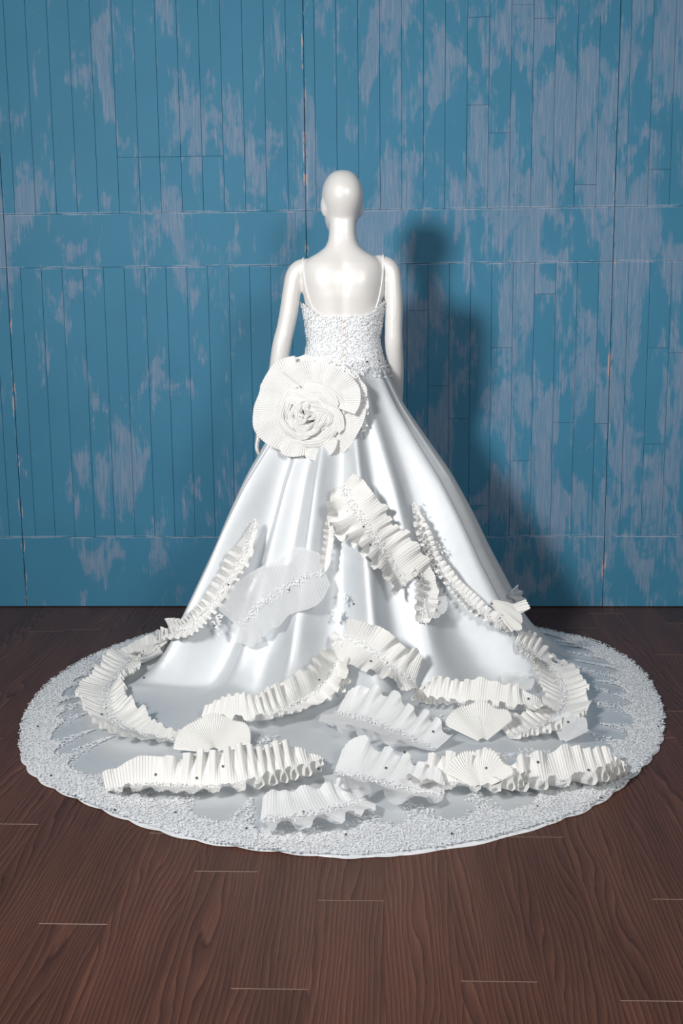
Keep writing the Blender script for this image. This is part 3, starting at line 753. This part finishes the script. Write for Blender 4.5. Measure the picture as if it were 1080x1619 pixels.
disc(.030, -.020, lambda a: .150 + .010 * math.sin(3 * a), .016, -.004, math.radians(-120), math.radians(10), 4, 'rose', ros)
disc(-.02, -.040, lambda a: .130 + .012 * math.sin(5 * a), .022, .0, math.radians(190), math.radians(330), 5, 'rose', ros)
def swirl(ra, rb, a0, a1, h0, h1, wd, seed, cx=-.005, cy=-.005):
    """folded ribbon lying round the flower's heart, pleats running along it"""
    nu, nv = 44, 19; V = []
    for i in range(nu):
        x = i / (nu - 1); a = math.radians(a0 + (a1 - a0) * x); R = ra + (rb - ra) * x; tp = math.sin(PI * min(1, max(0, x))) ** .5
        R += .004 * math.sin(7 * x + seed)
        for j in range(nv):
            q = j / (nv - 1)
            rr = R + wd * tp * (q - .4); zz = h0 + (h1 - h0) * x + .014 * tp * math.sin(PI * (q ** .8) * .85) + .0017 * math.sin(q * 24 + seed + 3 * math.sin(3 * x)) + .003 * math.sin(9 * x + seed + 3 * q)
            V.append(rp(cx + rr * math.cos(a), cy + rr * math.sin(a) * .92, zz))
    return mesh_obj('petal', V, grid_faces(nu, nv), M['rose'], ros)
sr = random.Random(4)
for i in range(34):
    q = i / 33; ra = .112 - .100 * q ** .9; wd = .030 - .012 * q + sr.uniform(-.004, .006); h = .014 + .018 * q + sr.uniform(-.003, .004)
    a0 = i * 137.5 + sr.uniform(-40, 40); span = sr.uniform(70, 150)
    swirl(ra + sr.uniform(-.006, .014), ra - sr.uniform(-.004, .022), a0, a0 + span, h, h + sr.uniform(-.006, .008), wd, i, -.012 + sr.uniform(-.013, .013), -.016 + sr.uniform(-.013, .013))
for x0, y0, x1, y1, wd in ((-.085, .062, .055, -.012, .040), (-.095, .035, .03, -.03, .036), (-.03, .085, .085, .01, .044), (.02, .02, .10, -.075, .05)):
    nu, nv = 50, 15; V = []                                     # loose folded ribbons crossing the flower
    for i in range(nu):
        x = i / (nu - 1); tp = math.sin(PI * (.08 + .84 * x)) ** .5
        for j in range(nv):
            q = j / (nv - 1) - .5; dx, dy = x1 - x0, y1 - y0; L_ = math.hypot(dx, dy)
            V.append(rp(x0 + dx * x - dy / L_ * (q * wd * tp + .018 * math.sin(PI * x)), y0 + dy * x + dx / L_ * (q * wd * tp + .018 * math.sin(PI * x)), .026 + .010 * tp * math.cos(q * 2.6) + .0024 * math.sin(q * 34 + 3 * x)))
    mesh_obj('petal', V, grid_faces(nu, nv), M['rose'], ros)
# lace tuft under the flower
P = []; N = []
for _ in range(420):
    a = sr.uniform(math.radians(-75), math.radians(95)); rr = .150 + sr.uniform(-.02, .03); q = rp(rr * math.cos(a) * 1.02 + .005, rr * math.sin(a) - .005, -.012 + sr.uniform(-.006, .006)); P.append(tuple(q)); N.append(tuple(Wd))
lace_leaves('lace_edge', P, N, .013, ros, M['lace'], (0, 0, 0), .002, 61)

# ------------------------------------------------------------------ rhinestones
bmg = bmesh.new(); bmesh.ops.create_cone(bmg, cap_ends=True, segments=8, radius1=.0042, radius2=.0024, depth=.0024)
gem = bpy.data.meshes.new('rhinestone'); bmg.to_mesh(gem); bmg.free(); gem.materials.append(M['gem'])
hits.append(BVHTree.FromPolygons([tuple(p + org) for p in np.array([v.co[:] for v in lace_hem.data.vertices])], [tuple(p.vertices) for p in lace_hem.data.polygons]))
for px in [(228, 1072), (505, 1074), (312, 1230), (278, 1286), (81, 1228), (182, 1282), (390, 1311), (849, 1276), (715, 1320), (458, 933), (340, 990), (361, 925), (574, 833), (585, 862), (701, 875),
           (560, 955), (611, 1047), (586, 1046), (640, 1190), (685, 1157), (770, 1215), (850, 1205), (930, 1218), (1040, 1150), (60, 1150), (120, 1260), (547, 1321), (950, 1262), (1018, 1214), (246, 1225),
           (505, 1215), (352, 1212), (835, 1105), (898, 1142), (160, 1130), (778, 954), (610, 1215), (480, 1285)]:
    p, nrm = cast(*px, bvhs=hits)
    o = mesh_obj('rhinestone', 0, 0, parent=gown, data=gem); o.location = p + nrm * .004 - O0; o.rotation_euler = nrm.to_track_quat('Z', 'Y').to_euler()
for z, tt in ((1.108, .55), (1.112, 1.0), (1.10, -.9)):
    x, y, _ = torso_pt(np.array([tt]), np.array([z]), .017); o = mesh_obj('rhinestone', 0, 0, parent=gown, data=gem); o.location = (float(x[0]), float(y[0]), z)
    o.rotation_euler = Vector((math.sin(tt), -math.cos(tt), 0)).to_track_quat('Z', 'Y').to_euler()
